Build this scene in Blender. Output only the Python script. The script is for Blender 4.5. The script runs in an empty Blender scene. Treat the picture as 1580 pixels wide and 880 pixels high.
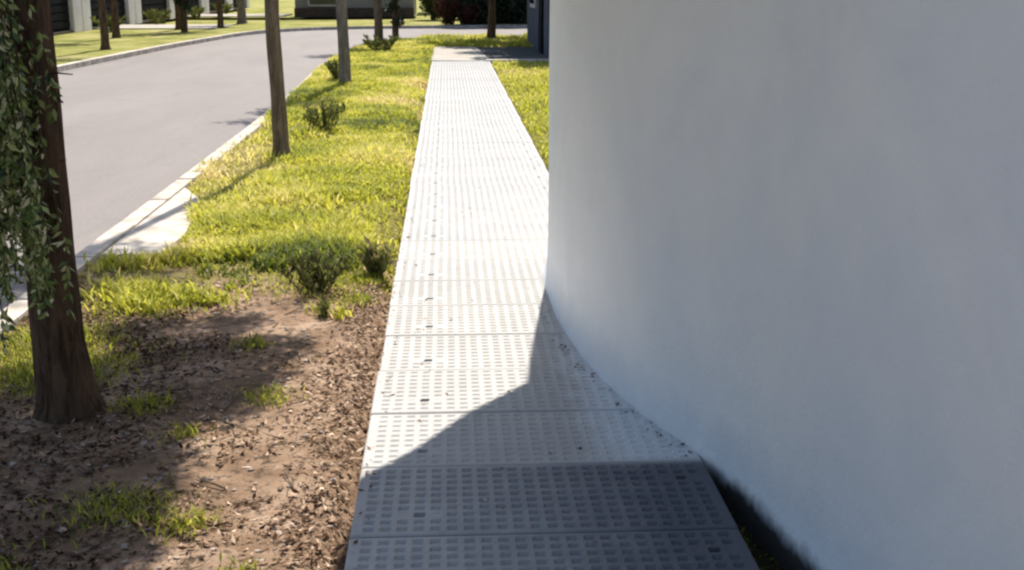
import bpy, bmesh, math, random
import numpy as np
from mathutils import Vector, Matrix
R = math.radians
rng = np.random.default_rng(7)
random.seed(7)
sc = bpy.context.scene
col = sc.collection

# ------------------------------------------------------------------ camera
H = 1.65
PITCH = math.atan(472 / 1873)
YAW = math.atan(102 * math.cos(PITCH) / 1873)
cd = bpy.data.cameras.new("camera")
cam = bpy.data.objects.new("camera", cd)
col.objects.link(cam)
cam.location = (0, 0, H)
cam.rotation_euler = (math.pi / 2 - PITCH, 0, -YAW)
cd.sensor_width = 36
cd.lens = 36 * 1873 / 1580
cd.clip_end = 3000
cd.clip_start = 0.05
sc.camera = cam

# ------------------------------------------------------------------ light
SUN_EL, SUN_AZ = R(57), R(7.5)          # azimuth from +Y towards +X
w = bpy.data.worlds.new("World")
sc.world = w
w.use_nodes = True
nt = w.node_tree
bg = nt.nodes["Background"]
sky = nt.nodes.new("ShaderNodeTexSky")
sky.sky_type = 'NISHITA'
sky.sun_disc = False
sky.sun_elevation = SUN_EL
sky.sun_rotation = SUN_AZ
sky.dust_density = 1.5
nt.links.new(sky.outputs[0], bg.inputs[0])
bg.inputs[1].default_value = 0.095
sd = bpy.data.lights.new("sun", 'SUN')
sd.energy = 4.5
sd.angle = R(0.53)
sd.color = (1, 0.94, 0.85)
sun = bpy.data.objects.new("sun", sd)
col.objects.link(sun)
dv = Vector((math.sin(SUN_AZ) * math.cos(SUN_EL), math.cos(SUN_AZ) * math.cos(SUN_EL), math.sin(SUN_EL)))
sun.rotation_euler = dv.to_track_quat('Z', 'Y').to_euler()
sc.view_settings.view_transform = 'Standard'
sc.view_settings.look = 'None'
sc.view_settings.exposure = 1.0
sc.view_settings.gamma = 1
sc.cycles.filter_width = 2.4
sc.cycles.max_bounces = 8
sc.cycles.diffuse_bounces = 5

# ------------------------------------------------------------------ materials
def newmat(name, rough=0.85, spec=0.3):
    m = bpy.data.materials.new(name)
    m.use_nodes = True
    b = m.node_tree.nodes["Principled BSDF"]
    b.inputs["Roughness"].default_value = rough
    b.inputs["Specular IOR Level"].default_value = spec
    return m, m.node_tree, b

def N(t, typ, **kw):
    n = t.nodes.new(typ)
    for k, v in kw.items():
        setattr(n, k, v)
    return n

def pos(t):
    return N(t, "ShaderNodeNewGeometry").outputs["Position"]

def objc(t):
    return N(t, "ShaderNodeTexCoord").outputs["Object"]

def noise(t, vec, scale, detail=4, rough=0.55, dist=0.0):
    n = N(t, "ShaderNodeTexNoise")
    n.inputs["Scale"].default_value = scale
    n.inputs["Detail"].default_value = detail
    n.inputs["Roughness"].default_value = rough
    n.inputs["Distortion"].default_value = dist
    t.links.new(vec, n.inputs["Vector"])
    return n.outputs["Fac"]

def ramp(t, fac, stops):
    r = N(t, "ShaderNodeValToRGB")
    e = r.color_ramp.elements
    while len(e) < len(stops):
        e.new(0.5)
    for i, (p, c) in enumerate(stops):
        e[i].position = p
        e[i].color = (c, c, c, 1) if isinstance(c, (int, float)) else (*c, 1)
    t.links.new(fac, r.inputs[0])
    return r.outputs[0]

def mix(t, a, b, fac, mode='MIX'):
    n = N(t, "ShaderNodeMix", data_type='RGBA', blend_type=mode)
    for s, v in ((n.inputs[0], fac), (n.inputs[6], a), (n.inputs[7], b)):
        if isinstance(v, (int, float)):
            s.default_value = v
        elif isinstance(v, tuple):
            s.default_value = (*v, 1)
        else:
            t.links.new(v, s)
    return n.outputs[2]

def math_(t, op, a, b=None):
    n = N(t, "ShaderNodeMath", operation=op)
    for i, v in enumerate((a, b)):
        if v is None:
            continue
        if isinstance(v, (int, float)):
            n.inputs[i].default_value = v
        else:
            t.links.new(v, n.inputs[i])
    return n.outputs[0]

def bump(t, b, h, strength, dist):
    n = N(t, "ShaderNodeBump")
    n.inputs["Strength"].default_value = strength
    n.inputs["Distance"].default_value = dist
    t.links.new(h, n.inputs["Height"])
    t.links.new(n.outputs[0], b.inputs["Normal"])

def simple(name, c1, c2, scale=6, rough=0.85, bscale=None, bd=0.01, bs=0.5, spec=0.3, world=False):
    m, t, b = newmat(name, rough, spec)
    v = pos(t) if world else objc(t)
    f = noise(t, v, scale, 6, 0.6)
    t.links.new(ramp(t, f, [(0.3, c1), (0.7, c2)]), b.inputs["Base Color"])
    if bscale:
        bump(t, b, noise(t, v, bscale, 5, 0.6), bs, bd)
    return m

def colmat(name, ca, cb, rough=0.6, trans=0.0, spec=0.3):
    """colour varied by the per-piece attribute 'tone' (0..1)"""
    m, t, b = newmat(name, rough, spec)
    a = N(t, "ShaderNodeAttribute", attribute_name="tone")
    c = ramp(t, a.outputs["Fac"], [(0.0, ca), (1.0, cb)] if not isinstance(ca, list) else ca)
    t.links.new(c, b.inputs["Base Color"])
    if trans:
        tr = N(t, "ShaderNodeBsdfTranslucent")
        t.links.new(c, tr.inputs[0])
        mx = N(t, "ShaderNodeMixShader")
        mx.inputs[0].default_value = trans
        t.links.new(b.outputs[0], mx.inputs[1])
        t.links.new(tr.outputs[0], mx.inputs[2])
        t.links.new(mx.outputs[0], t.nodes["Material Output"].inputs[0])
    return m

# plaster wall
m_wall, t, b = newmat("white_plaster", 0.7, 0.25)
v = pos(t)
c = mix(t, ramp(t, noise(t, v, 0.9, 5, 0.6, 0.5), [(0.38, (0.76, 0.765, 0.78)), (0.62, (0.90, 0.865, 0.82))]), ramp(t, noise(t, v, 3.5, 6, 0.65, 0.3), [(0.3, (0.78, 0.77, 0.765)), (0.7, (0.90, 0.88, 0.85))]), 0.45)
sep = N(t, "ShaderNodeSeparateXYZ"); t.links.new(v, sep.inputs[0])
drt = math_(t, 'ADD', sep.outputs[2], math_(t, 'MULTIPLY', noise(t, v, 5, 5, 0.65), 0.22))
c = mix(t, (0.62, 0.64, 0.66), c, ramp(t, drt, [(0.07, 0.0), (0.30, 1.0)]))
ft = math_(t, 'ADD', sep.outputs[2], math_(t, 'MULTIPLY', noise(t, v, 9, 5, 0.7), -0.10))
ft = math_(t, 'MULTIPLY', ramp(t, math_(t, 'ADD', ft, 0.1), [(0.005, 1.0), (0.06, 0.0)]), ramp(t, math_(t, 'MULTIPLY', sep.outputs[1], 0.1), [(0.39, 1.0), (0.405, 0.0)]))
c = mix(t, c, (0.055, 0.055, 0.05), ft)      # dark band: shade of the gap put into the wall-foot colour
t.links.new(c, b.inputs["Base Color"])
bump(t, b, mix(t, noise(t, v, 2.2, 4, 0.55), noise(t, v, 45, 6, 0.75), 0.28), 0.7, 0.025)

# perforated paving panels: pale cast surface, worn and spotted, plaster splashes at the wall
m_panel, t, b = newmat("pale_paving", 0.9, 0.12)
v = pos(t)
c = ramp(t, noise(t, v, 3.0, 7, 0.65), [(0.3, (0.385, 0.372, 0.352)), (0.72, (0.475, 0.458, 0.433))])
c = mix(t, c, (0.22, 0.21, 0.20), ramp(t, noise(t, v, 14, 6, 0.7), [(0.56, 0.0), (0.76, 0.55)]))
oi = N(t, "ShaderNodeObjectInfo")
c = mix(t, c, (0.30, 0.305, 0.31), math_(t, 'MULTIPLY', oi.outputs["Random"], 0.30))
sep = N(t, "ShaderNodeSeparateXYZ"); t.links.new(v, sep.inputs[0])
sp = math_(t, 'ADD', sep.outputs[0], math_(t, 'MULTIPLY', noise(t, v, 7, 5, 0.7), 0.35))
sp = math_(t, 'MULTIPLY', ramp(t, sp, [(0.62, 0.0), (0.80, 0.75)]), ramp(t, math_(t, 'MULTIPLY', sep.outputs[1], 0.1), [(0.396, 0.0), (0.402, 1.0), (0.52, 1.0), (0.62, 0.0)]))
c = mix(t, c, (0.56, 0.61, 0.65), sp)
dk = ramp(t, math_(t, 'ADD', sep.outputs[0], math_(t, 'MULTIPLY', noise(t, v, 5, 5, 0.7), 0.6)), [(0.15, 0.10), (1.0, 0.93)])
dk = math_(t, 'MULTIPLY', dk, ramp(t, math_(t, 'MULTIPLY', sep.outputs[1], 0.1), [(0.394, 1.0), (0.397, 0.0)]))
c = mix(t, c, (0.085, 0.09, 0.108), dk)      # shade beside the wall put into the nearest panels' colour
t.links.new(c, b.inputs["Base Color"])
bump(t, b, noise(t, v, 90, 4, 0.6), 0.4, 0.003)

m_joint = simple("joint_mortar", (0.05, 0.05, 0.055), (0.10, 0.10, 0.10), 20, 0.95, 60, 0.004)
m_edge = simple("pale_concrete_edge", (0.55, 0.50, 0.43), (0.72, 0.67, 0.58), 12, 0.85, 50, 0.004, world=True)
m_conc = simple("concrete", (0.42, 0.39, 0.35), (0.58, 0.54, 0.48), 4, 0.85, 40, 0.006, world=True)
m_kerb = simple("kerb_concrete", (0.26, 0.225, 0.18), (0.56, 0.50, 0.43), 5, 0.85, 30, 0.008, world=True)

# asphalt: old, sun bleached, with long tar-dark patches and fine grain
m_road, t, b = newmat("old_asphalt", 0.72, 0.35)
v = pos(t)
mp = N(t, "ShaderNodeMapping"); mp.inputs["Scale"].default_value = (1.0, 0.22, 1); t.links.new(v, mp.inputs[0])
c = ramp(t, noise(t, mp.outputs[0], 0.9, 6, 0.6, 0.4), [(0.3, (0.116, 0.098, 0.089)), (0.7, (0.160, 0.137, 0.125))])
c = mix(t, c, (0.10, 0.095, 0.092), ramp(t, noise(t, mp.outputs[0], 3.2, 5, 0.6, 0.8), [(0.58, 0.0), (0.70, 0.45)]))
c = mix(t, c, (0.26, 0.235, 0.215), ramp(t, noise(t, v, 55, 5, 0.8), [(0.50, 0.0), (0.66, 0.6)]))
vo = N(t, "ShaderNodeTexVoronoi", feature='DISTANCE_TO_EDGE'); vo.inputs["Scale"].default_value = 0.38
wv = N(t, "ShaderNodeVectorMath", operation='ADD'); t.links.new(v, wv.inputs[0])
nn = N(t, "ShaderNodeTexNoise"); nn.inputs["Scale"].default_value = 2.0; nn.inputs["Detail"].default_value = 6; t.links.new(v, nn.inputs["Vector"])
t.links.new(nn.outputs["Color"], wv.inputs[1]); t.links.new(wv.outputs[0], vo.inputs["Vector"])
c = mix(t, c, (0.05, 0.045, 0.04), ramp(t, vo.outputs["Distance"], [(0.0, 0.18), (0.012, 0.0)]))
t.links.new(c, b.inputs["Base Color"])
bump(t, b, noise(t, v, 140, 4, 0.7), 0.6, 0.006)

# soil + thatch under the grass
DIRT_Y = 6.75
m_soil, t, b = newmat("soil_and_thatch", 0.95, 0.1)
v = pos(t)
sep = N(t, "ShaderNodeSeparateXYZ"); t.links.new(v, sep.inputs[0])
soil = ramp(t, noise(t, v, 2.6, 8, 0.65, 0.3), [(0.28, (0.10, 0.058, 0.034)), (0.5, (0.255, 0.168, 0.108)), (0.72, (0.46, 0.335, 0.24))])
soil = mix(t, soil, (0.065, 0.045, 0.03), ramp(t, noise(t, v, 17, 7, 0.75), [(0.52, 0.0), (0.60, 0.9)]))
soil = mix(t, soil, (0.42, 0.34, 0.27), ramp(t, noise(t, v, 38, 5, 0.7), [(0.60, 0.0), (0.70, 0.8)]))
tha = ramp(t, noise(t, v, 1.3, 7, 0.65, 0.4), [(0.30, (0.13, 0.125, 0.022)), (0.52, (0.22, 0.19, 0.045)), (0.72, (0.33, 0.25, 0.12))])
tha = mix(t, tha, (0.06, 0.07, 0.012), ramp(t, noise(t, v, 16, 6, 0.7), [(0.55, 0.0), (0.70, 0.7)]))
gm = math_(t, 'ADD', sep.outputs[1], math_(t, 'MULTIPLY', math_(t, 'SUBTRACT', noise(t, v, 2.2, 6, 0.7), 0.5), 4.0))
gm = math_(t, 'MULTIPLY', gm, 0.1)
c = mix(t, soil, tha, ramp(t, gm, [(0.66, 0.0), (0.74, 1.0)]))
gap_shade = math_(t, 'MULTIPLY', ramp(t, sep.outputs[0], [(0.885, 0.0), (0.90, 1.0)]), ramp(t, math_(t, 'MULTIPLY', sep.outputs[1], 0.1), [(0.5, 1.0), (0.6, 0.0)]))
c = mix(t, c, ramp(t, noise(t, v, 30, 6, 0.7), [(0.35, (0.012, 0.012, 0.008)), (0.65, (0.05, 0.048, 0.022))]), gap_shade)   # olive soil at the wall foot, the gap's shade put into its dark colour
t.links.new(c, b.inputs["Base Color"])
bump(t, b, mix(t, noise(t, v, 9, 8, 0.7), noise(t, v, 70, 6, 0.7), 0.5), 0.9, 0.03)

m_lawn, t, b = newmat("lawn_sheet", 0.95, 0.1)
v = pos(t)
c = ramp(t, noise(t, v, 0.7, 7, 0.65, 0.4), [(0.30, (0.10, 0.12, 0.025)), (0.5, (0.24, 0.235, 0.06)), (0.70, (0.40, 0.34, 0.17))])
c = mix(t, c, (0.05, 0.06, 0.012), ramp(t, noise(t, v, 7, 6, 0.7), [(0.56, 0.0), (0.72, 0.7)]))
t.links.new(c, b.inputs["Base Color"])
bump(t, b, noise(t, v, 18, 7, 0.7), 0.9, 0.06)

def bark(name, c1, c2, c3):
    m, t, b = newmat(name, 0.95, 0.1)
    v = objc(t)
    mp = N(t, "ShaderNodeMapping"); mp.inputs["Scale"].default_value = (1, 1, 0.16); t.links.new(v, mp.inputs[0])
    n1 = noise(t, mp.outputs[0], 26, 7, 0.7, 0.6)
    c = ramp(t, n1, [(0.35, c1), (0.6, c2)])
    c = mix(t, c, c3, ramp(t, noise(t, v, 5, 5, 0.7), [(0.5, 0.0), (0.72, 0.6)]))
    t.links.new(c, b.inputs["Base Color"])
    bump(t, b, n1, 1.0, 0.045)
    return m
m_bark_dark = bark("dark_brown_bark", (0.035, 0.02, 0.012), (0.15, 0.095, 0.058), (0.08, 0.06, 0.042))
m_bark = bark("brown_bark", (0.09, 0.065, 0.042), (0.22, 0.165, 0.115), (0.15, 0.12, 0.085))
m_bark_grey = bark("grey_bark", (0.10, 0.085, 0.07), (0.24, 0.20, 0.165), (0.13, 0.12, 0.09))

m_leaf = colmat("narrow_green_leaf", [(0, (0.025, 0.05, 0.008)), (0.45, (0.12, 0.18, 0.035)), (0.75, (0.36, 0.42, 0.14)), (1, (0.74, 0.70, 0.45))], None, 0.35, 0.5, 0.6)  # palest stops put sun flecks into the leaf colour
m_leafd = colmat("dark_evergreen_leaf", (0.008, 0.016, 0.008), (0.030, 0.048, 0.018), 0.6, 0.05)
m_leafy = colmat("yellow_green_leaf", (0.045, 0.065, 0.015), (0.14, 0.15, 0.04), 0.6, 0.3)
m_leafr = colmat("russet_leaf", (0.035, 0.012, 0.006), (0.13, 0.045, 0.022), 0.6, 0.1)
m_grass = colmat("grass_blade", [(0, (0.11, 0.14, 0.02)), (0.3, (0.34, 0.35, 0.035)), (0.65, (0.54, 0.515, 0.06)), (1, (0.68, 0.56, 0.25))], None, 0.6, 0.5)
m_weed = colmat("weed_leaf", [(0, (0.045, 0.042, 0.018)), (0.5, (0.12, 0.135, 0.035)), (0.85, (0.24, 0.26, 0.06)), (1, (0.26, 0.20, 0.11))], None, 0.7, 0.35)
m_litter = colmat("dry_leaf_litter", [(0, (0.025, 0.013, 0.008)), (0.4, (0.10, 0.055, 0.033)), (0.65, (0.33, 0.22, 0.145)), (1, (0.66, 0.50, 0.37))], None, 0.95, 0.1, 0.05)
m_stone = simple("pale_pebble", (0.20, 0.16, 0.13), (0.38, 0.32, 0.27), 8, 0.9)
m_whitewash = simple("white_rendered_wall", (0.50, 0.47, 0.45), (0.66, 0.62, 0.60), 1.2, 0.85, 30, 0.01)
m_tan = simple("taupe_rendered_wall", (0.22, 0.19, 0.16), (0.32, 0.28, 0.24), 0.8, 0.9, 20, 0.01)
m_bluewall = simple("slate_blue_wall", (0.05, 0.058, 0.085), (0.085, 0.095, 0.13), 1.2, 0.85, 20, 0.01)
m_gate = simple("dark_painted_metal", (0.005, 0.006, 0.006), (0.012, 0.014, 0.014), 3, 0.9, spec=0.05)
m_glass, t, b = newmat("dark_window_glass", 0.08, 0.6)
b.inputs["Base Color"].default_value = (0.02, 0.025, 0.03, 1)
m_roof = simple("clay_roof", (0.16, 0.07, 0.045), (0.27, 0.12, 0.08), 3, 0.9, 25, 0.02)
m_brownwood = simple("brown_stained_wood", (0.05, 0.03, 0.02), (0.10, 0.065, 0.045), 6, 0.7)

# ------------------------------------------------------------------ helpers
def link(name, me, mat=None, parent=None, loc=(0, 0, 0)):
    o = bpy.data.objects.new(name, me)
    col.objects.link(o)
    o.location = loc
    if parent is not None:
        o.parent = parent
    if mat is not None and me is not None and not me.materials:
        me.materials.append(mat)
    return o

def tag(o, label=None, cat=None, group=None, kind=None):
    for k, v_ in (("label", label), ("category", cat), ("group", group), ("kind", kind)):
        if v_:
            o[k] = v_
    return o

def empty(name, loc):
    o = bpy.data.objects.new(name, None)
    col.objects.link(o)
    o.location = loc
    o.empty_display_size = 0.2
    return o

def mesh_np(name, V, F, tone=None, smooth=False):
    V = np.asarray(V, np.float32); F = np.asarray(F, np.int32)
    me = bpy.data.meshes.new(name)
    k = F.shape[1]
    me.vertices.add(len(V)); me.vertices.foreach_set("co", V.ravel())
    me.loops.add(F.size); me.loops.foreach_set("vertex_index", F.ravel())
    me.polygons.add(len(F))
    me.polygons.foreach_set("loop_start", np.arange(0, F.size, k, dtype=np.int32))
    me.polygons.foreach_set("loop_total", np.full(len(F), k, np.int32))
    me.polygons.foreach_set("use_smooth", np.full(len(F), smooth, bool))
    if tone is not None:
        a = me.attributes.new("tone", 'FLOAT', 'POINT')
        a.data.foreach_set("value", np.asarray(tone, np.float32))
    me.update(calc_edges=True)
    me.validate()
    return me

def bm_mesh(bm, name, smooth=False):
    me = bpy.data.meshes.new(name)
    bmesh.ops.recalc_face_normals(bm, faces=bm.faces)
    bm.to_mesh(me); bm.free()
    if smooth:
        for p in me.polygons:
            p.use_smooth = True
    return me

def bx(bm, x0, x1, y0, y1, z0, z1, bev=0.0):
    r = bmesh.ops.create_cube(bm, size=1)
    vs = r["verts"]
    bmesh.ops.scale(bm, verts=vs, vec=(x1 - x0, y1 - y0, z1 - z0))
    bmesh.ops.translate(bm, verts=vs, vec=((x0 + x1) / 2, (y0 + y1) / 2, (z0 + z1) / 2))
    if bev:
        es = list({e for v_ in vs for e in v_.link_edges})
        bmesh.ops.bevel(bm, geom=es, offset=bev, segments=2, affect='EDGES')

def boxobj(name, x0, x1, y0, y1, z0, z1, mat, parent=None, bev=0.01):
    bm = bmesh.new(); bx(bm, x0, x1, y0, y1, z0, z1, bev)
    return link(name, bm_mesh(bm, name), mat, parent)

def leafcloud(P, D, W, size, asp, tone, name):
    """rhombic leaves: P base points, D unit directions, W unit side vectors, size lengths"""
    P = np.asarray(P); n = len(P)
    size = np.asarray(size)[:, None]
    nrm = np.cross(D, W)
    a = P
    bL = P + D * size * 0.45 + W * size * asp * 0.5 + nrm * size * 0.04
    c_ = P + D * size - nrm * size * 0.10
    bR = P + D * size * 0.45 - W * size * asp * 0.5 + nrm * size * 0.04
    V = np.stack([a, bL, c_, bR], 1).reshape(-1, 3)
    F = np.arange(4 * n).reshape(n, 4)
    return mesh_np(name, V, F, np.repeat(tone, 4))

def unit(a):
    return a / np.maximum(np.linalg.norm(a, axis=1, keepdims=True), 1e-6)

def randdirs(n, down=0.0):
    d = rng.normal(size=(n, 3)); d[:, 2] -= down
    return unit(d)

def side(D):
    s = np.cross(D, unit(rng.normal(size=D.shape)))
    return unit(s)

def tube(path, radii, seg=12, wob=0.0, flare=None):
    """lofted tube through points"""
    V = []; F = []
    n = len(path)
    path = [Vector(p) for p in path]
    ph = rng.random(3) * 6
    for i, p in enumerate(path):
        d = (path[min(i + 1, n - 1)] - path[max(i - 1, 0)]).normalized()
        a = d.orthogonal().normalized() if i == 0 else (a - d * a.dot(d)).normalized()
        b_ = d.cross(a)
        for k in range(seg):
            an = 2 * math.pi * k / seg
            r = radii[i] * (1 + wob * (math.sin(3 * an + ph[0] + i * 0.25) * 0.6 + math.sin(7 * an + ph[1]) * 0.4 + 0.3 * math.sin(i * 1.3 + an * 2 + ph[2])))
            if flare and i < flare[0]:
                r *= 1 + flare[1] * (1 - i / flare[0]) ** 2 * (0.5 + 0.5 * math.sin(5 * an + ph[1]))
            V.append(p + a * (r * math.cos(an)) + b_ * (r * math.sin(an)))
    for i in range(n - 1):
        for k in range(seg):
            F.append((i * seg + k, i * seg + (k + 1) % seg, (i + 1) * seg + (k + 1) % seg, (i + 1) * seg + k))
    return [tuple(v_) for v_ in V], F

def join_tubes(name, tubes, mat, parent=None, loc=(0, 0, 0)):
    V = []; F = []
    for v_, f in tubes:
        o = len(V); V += v_; F += [tuple(i + o for i in q) for q in f]
    me = mesh_np(name, V, F, smooth=True)
    return link(name, me, mat, parent, loc)

def lerp_path(a, b_, n, sag=0.0, jit=0.0):
    out = []
    for i in range(n):
        s = i / (n - 1)
        p = Vector(a).lerp(Vector(b_), s)
        p.z -= sag * s * s
        if 0 < i:
            p += Vector(rng.normal(0, jit, 3)) * s
        out.append(p)
    return out

# ------------------------------------------------------------------ kerb line and road outline
def smooth_path(pts, n=12):
    """Catmull-Rom"""
    P = [pts[0]] + list(pts) + [pts[-1]]
    out = []
    for i in range(1, len(P) - 2):
        p0, p1, p2, p3 = (np.array(P[j], float) for j in (i - 1, i, i + 1, i + 2))
        for k in range(n):
            s = k / n
            out.append(0.5 * ((2 * p1) + (-p0 + p2) * s + (2 * p0 - 5 * p1 + 4 * p2 - p3) * s * s + (-p0 + 3 * p1 - 3 * p2 + p3) * s ** 3))
    out.append(np.array(P[-2], float))
    return np.array(out)

NEAR = smooth_path([(-2.30, -40), (-2.30, -10), (-2.32, 4), (-2.32, 12), (-2.36, 18), (-2.50, 24), (-2.45, 29), (-1.95, 33), (-0.6, 36), (2, 37.6), (7, 38.2), (20, 38.4), (90, 38.4)])
FAR = smooth_path([(-8.4, -40), (-8.1, 0), (-7.75, 20), (-7.4, 30), (-7.0, 36), (-6.3, 41.5), (-4.6, 44.6), (-1.5, 45.9), (6, 46.3), (20, 46.4), (90, 46.4)])

def offset(path, d):
    t_ = np.gradient(path, axis=0)
    t_ /= np.linalg.norm(t_, axis=1, keepdims=True)
    nrm = np.stack([t_[:, 1], -t_[:, 0]], 1)      # to the right of travel
    return path + nrm * d

# ground: one sheet out to the horizon
me = mesh_np("ground", [(-900, -900, -.16), (900, -900, -.16), (900, 900, -.16), (-900, 900, -.16)], [(0, 1, 2, 3)])
tag(link("ground", me, m_lawn), kind="structure")
# road sheet between the two kerb lines
a_ = offset(NEAR, 0.02); b_ = offset(FAR, -0.02)
def resamp(p, n):
    s = np.r_[0, np.cumsum(np.linalg.norm(np.diff(p, axis=0), axis=1))]
    q = np.linspace(0, s[-1], n)
    return np.stack([np.interp(q, s, p[:, 0]), np.interp(q, s, p[:, 1])], 1)
A = resamp(a_, 160); B = resamp(b_, 160)
V = []; F = []
for i in range(160):
    for k in range(9):
        p = A[i] * (1 - k / 8) + B[i] * k / 8
        V.append((p[0], p[1], -0.125 + 0.05 * math.sin(math.pi * k / 8)))
for i in range(159):
    for k in range(8):
        F.append((i * 9 + k, i * 9 + k + 1, (i + 1) * 9 + k + 1, (i + 1) * 9 + k))
tag(link("road", mesh_np("road", V, F, smooth=True), m_road), kind="structure")

def kerb(path, w_, name, sgn):
    """upright kerb, joint every metre or so"""
    L = resamp(path, int(np.linalg.norm(np.diff(path, axis=0), axis=1).sum() / 1.0))
    O = offset(L, w_ * sgn)
    bm = bmesh.new()
    for i in range(len(L) - 1):
        if not (0 < L[i][1] < 60 and -12 < L[i][0] < 25):
            continue
        g = 0.004
        def P(a, b2, s): return a * (1 - s) + b2 * s
        q = [P(L[i], L[i + 1], g), P(L[i], L[i + 1], 1 - g), P(O[i], O[i + 1], 1 - g), P(O[i], O[i + 1], g)]
        zt = -0.012 + rng.normal(0, 0.002)
        lo = [bm.verts.new((p[0], p[1], -0.15)) for p in q]
        inset = 0.012
        c_ = sum(q) / 4
        mi = [bm.verts.new((p[0], p[1], zt - 0.015)) for p in q]
        hi = []
        for p in q:
            d = c_ - p; d = d / np.linalg.norm(d) * inset
            hi.append(bm.verts.new((p[0] + d[0], p[1] + d[1], zt)))
        for j in range(4):
            k2 = (j + 1) % 4
            bm.faces.new((lo[j], lo[k2], mi[k2], mi[j]))
            bm.faces.new((mi[j], mi[k2], hi[k2], hi[j]))
        bm.faces.new(hi)
    return tag(link(name, bm_mesh(bm, name), m_kerb), kind="structure")
kerb(NEAR, 0.13, "kerb", 1)
kerb(FAR, 0.16, "far_kerb", -1)

# wide concrete apron slab beside the near kerb
bm = bmesh.new()
pts = [(-2.185, 7.52), (-1.80, 7.50), (-1.78, 8.1), (-1.86, 8.9), (-1.98, 9.6), (-2.185, 10.1)]
lo = [bm.verts.new((x, y, -0.15)) for x, y in pts]; hi = [bm.verts.new((x, y, -0.018)) for x, y in pts]
bm.faces.new(hi)
for j in range(len(pts)):
    k2 = (j + 1) % len(pts); bm.faces.new((lo[j], lo[k2], hi[k2], hi[j]))
bmesh.ops.bevel(bm, geom=[e for e in bm.edges if e.verts[0].co.z > -0.05 and e.verts[1].co.z > -0.05], offset=0.012, segments=2, affect='EDGES')
tag(link("concrete_apron", bm_mesh(bm, "concrete_apron"), m_kerb), kind="structure")

# ------------------------------------------------------------------ near soil sheet (verge, yard on the right)
def hnoise(x, y):
    return (0.5 * np.sin(x * 2.1 + 1.3 * np.sin(y * 1.1)) * np.sin(y * 1.7 + 0.8 * np.sin(x * 2.9))
            + 0.3 * np.sin(x * 6.3 + 2.1 * np.sin(y * 3.7)) * np.sin(y * 5.9 + x)
            + 0.2 * np.sin(x * 17.0 + 3 * np.sin(y * 9)) * np.sin(y * 15.0 + 2 * np.sin(x * 11)))
def soil_z(x, y):
    z = -0.045 + 0.014 * hnoise(x, y)
    # shoulder against the panels: falls away on both sides of the walkway
    z = z - 0.055 * np.exp(-((x + 0.34) / 0.06) ** 2) * (y < 26)
    z = z - 0.09 * np.exp(-((x - 0.98) / 0.16) ** 2) * (y < 5)
    inside = (x > -0.36) & (x < 0.93) & (y < 26.5)
    z = np.where(inside, -0.115, z)
    z = np.where(x < -1.75, z + (x + 1.75) * -0.0, z)
    return z
xs = np.unique(np.round(np.r_[np.linspace(-2.6, 1.4, 150), np.linspace(1.4, 16, 30)], 4))
ys = np.unique(np.round(np.r_[np.linspace(-12, 2.4, 15), np.linspace(2.4, 8, 200), np.linspace(8, 16, 130), np.linspace(16, 38.5, 130)], 4))
kx = np.interp(ys, NEAR[:80, 1], offset(NEAR, 0.12)[:80, 0])
Vg = np.zeros((len(ys), len(xs), 3))
inner = offset(NEAR, 0.11)
for i, y in enumerate(ys):
    if y < 33:
        x0 = np.interp(y, inner[inner[:, 1] < 37.5][:, 1], inner[inner[:, 1] < 37.5][:, 0])
    else:
        x0 = np.interp(y, inner[:, 1][inner[:, 0] < 20], inner[:, 0][inner[:, 0] < 20])
    X = x0 + (xs - xs[0]) * (16 - x0) / (16 - xs[0]) if y > 26 else np.maximum(xs, x0)
    Vg[i, :, 0] = X; Vg[i, :, 1] = y; Vg[i, :, 2] = soil_z(X, y)
nx = len(xs)
I = np.arange(len(ys) * nx).reshape(len(ys), nx)
Fg = np.stack([I[:-1, :-1], I[:-1, 1:], I[1:, 1:], I[1:, :-1]], -1).reshape(-1, 4)
VV = Vg.reshape(-1, 3)
# drop cells folded onto the kerb
ar = np.abs((VV[Fg[:, 1], 0] - VV[Fg[:, 0], 0]))
Fg = Fg[ar > 1e-4]
tag(link("verge_ground", mesh_np("verge_ground", VV, Fg, smooth=True), m_soil), kind="structure")

# far verge beyond the road
fo = offset(FAR, -0.15)
fo = fo[(fo[:, 1] > -41)]
V = []; F = []
for p in resamp(fo, 140):
    t0 = p
    V += [(t0[0], t0[1], -0.03)]
far_pts = resamp(fo, 140)
out = offset(far_pts, -7.5)
V = []; F = []
for i in range(140):
    for k in range(7):
        p = far_pts[i] * (1 - k / 6) + out[i] * k / 6
        V.append((p[0], p[1], -0.03 - 0.0 * k + 0.02 * float(hnoise(p[0], p[1]))))
for i in range(139):
    for k in range(6):
        F.append((i * 7 + k, i * 7 + k + 1, (i + 1) * 7 + k + 1, (i + 1) * 7 + k))
tag(link("far_verge", mesh_np("far_verge", V, F, smooth=True), m_lawn), kind="structure")

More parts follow.
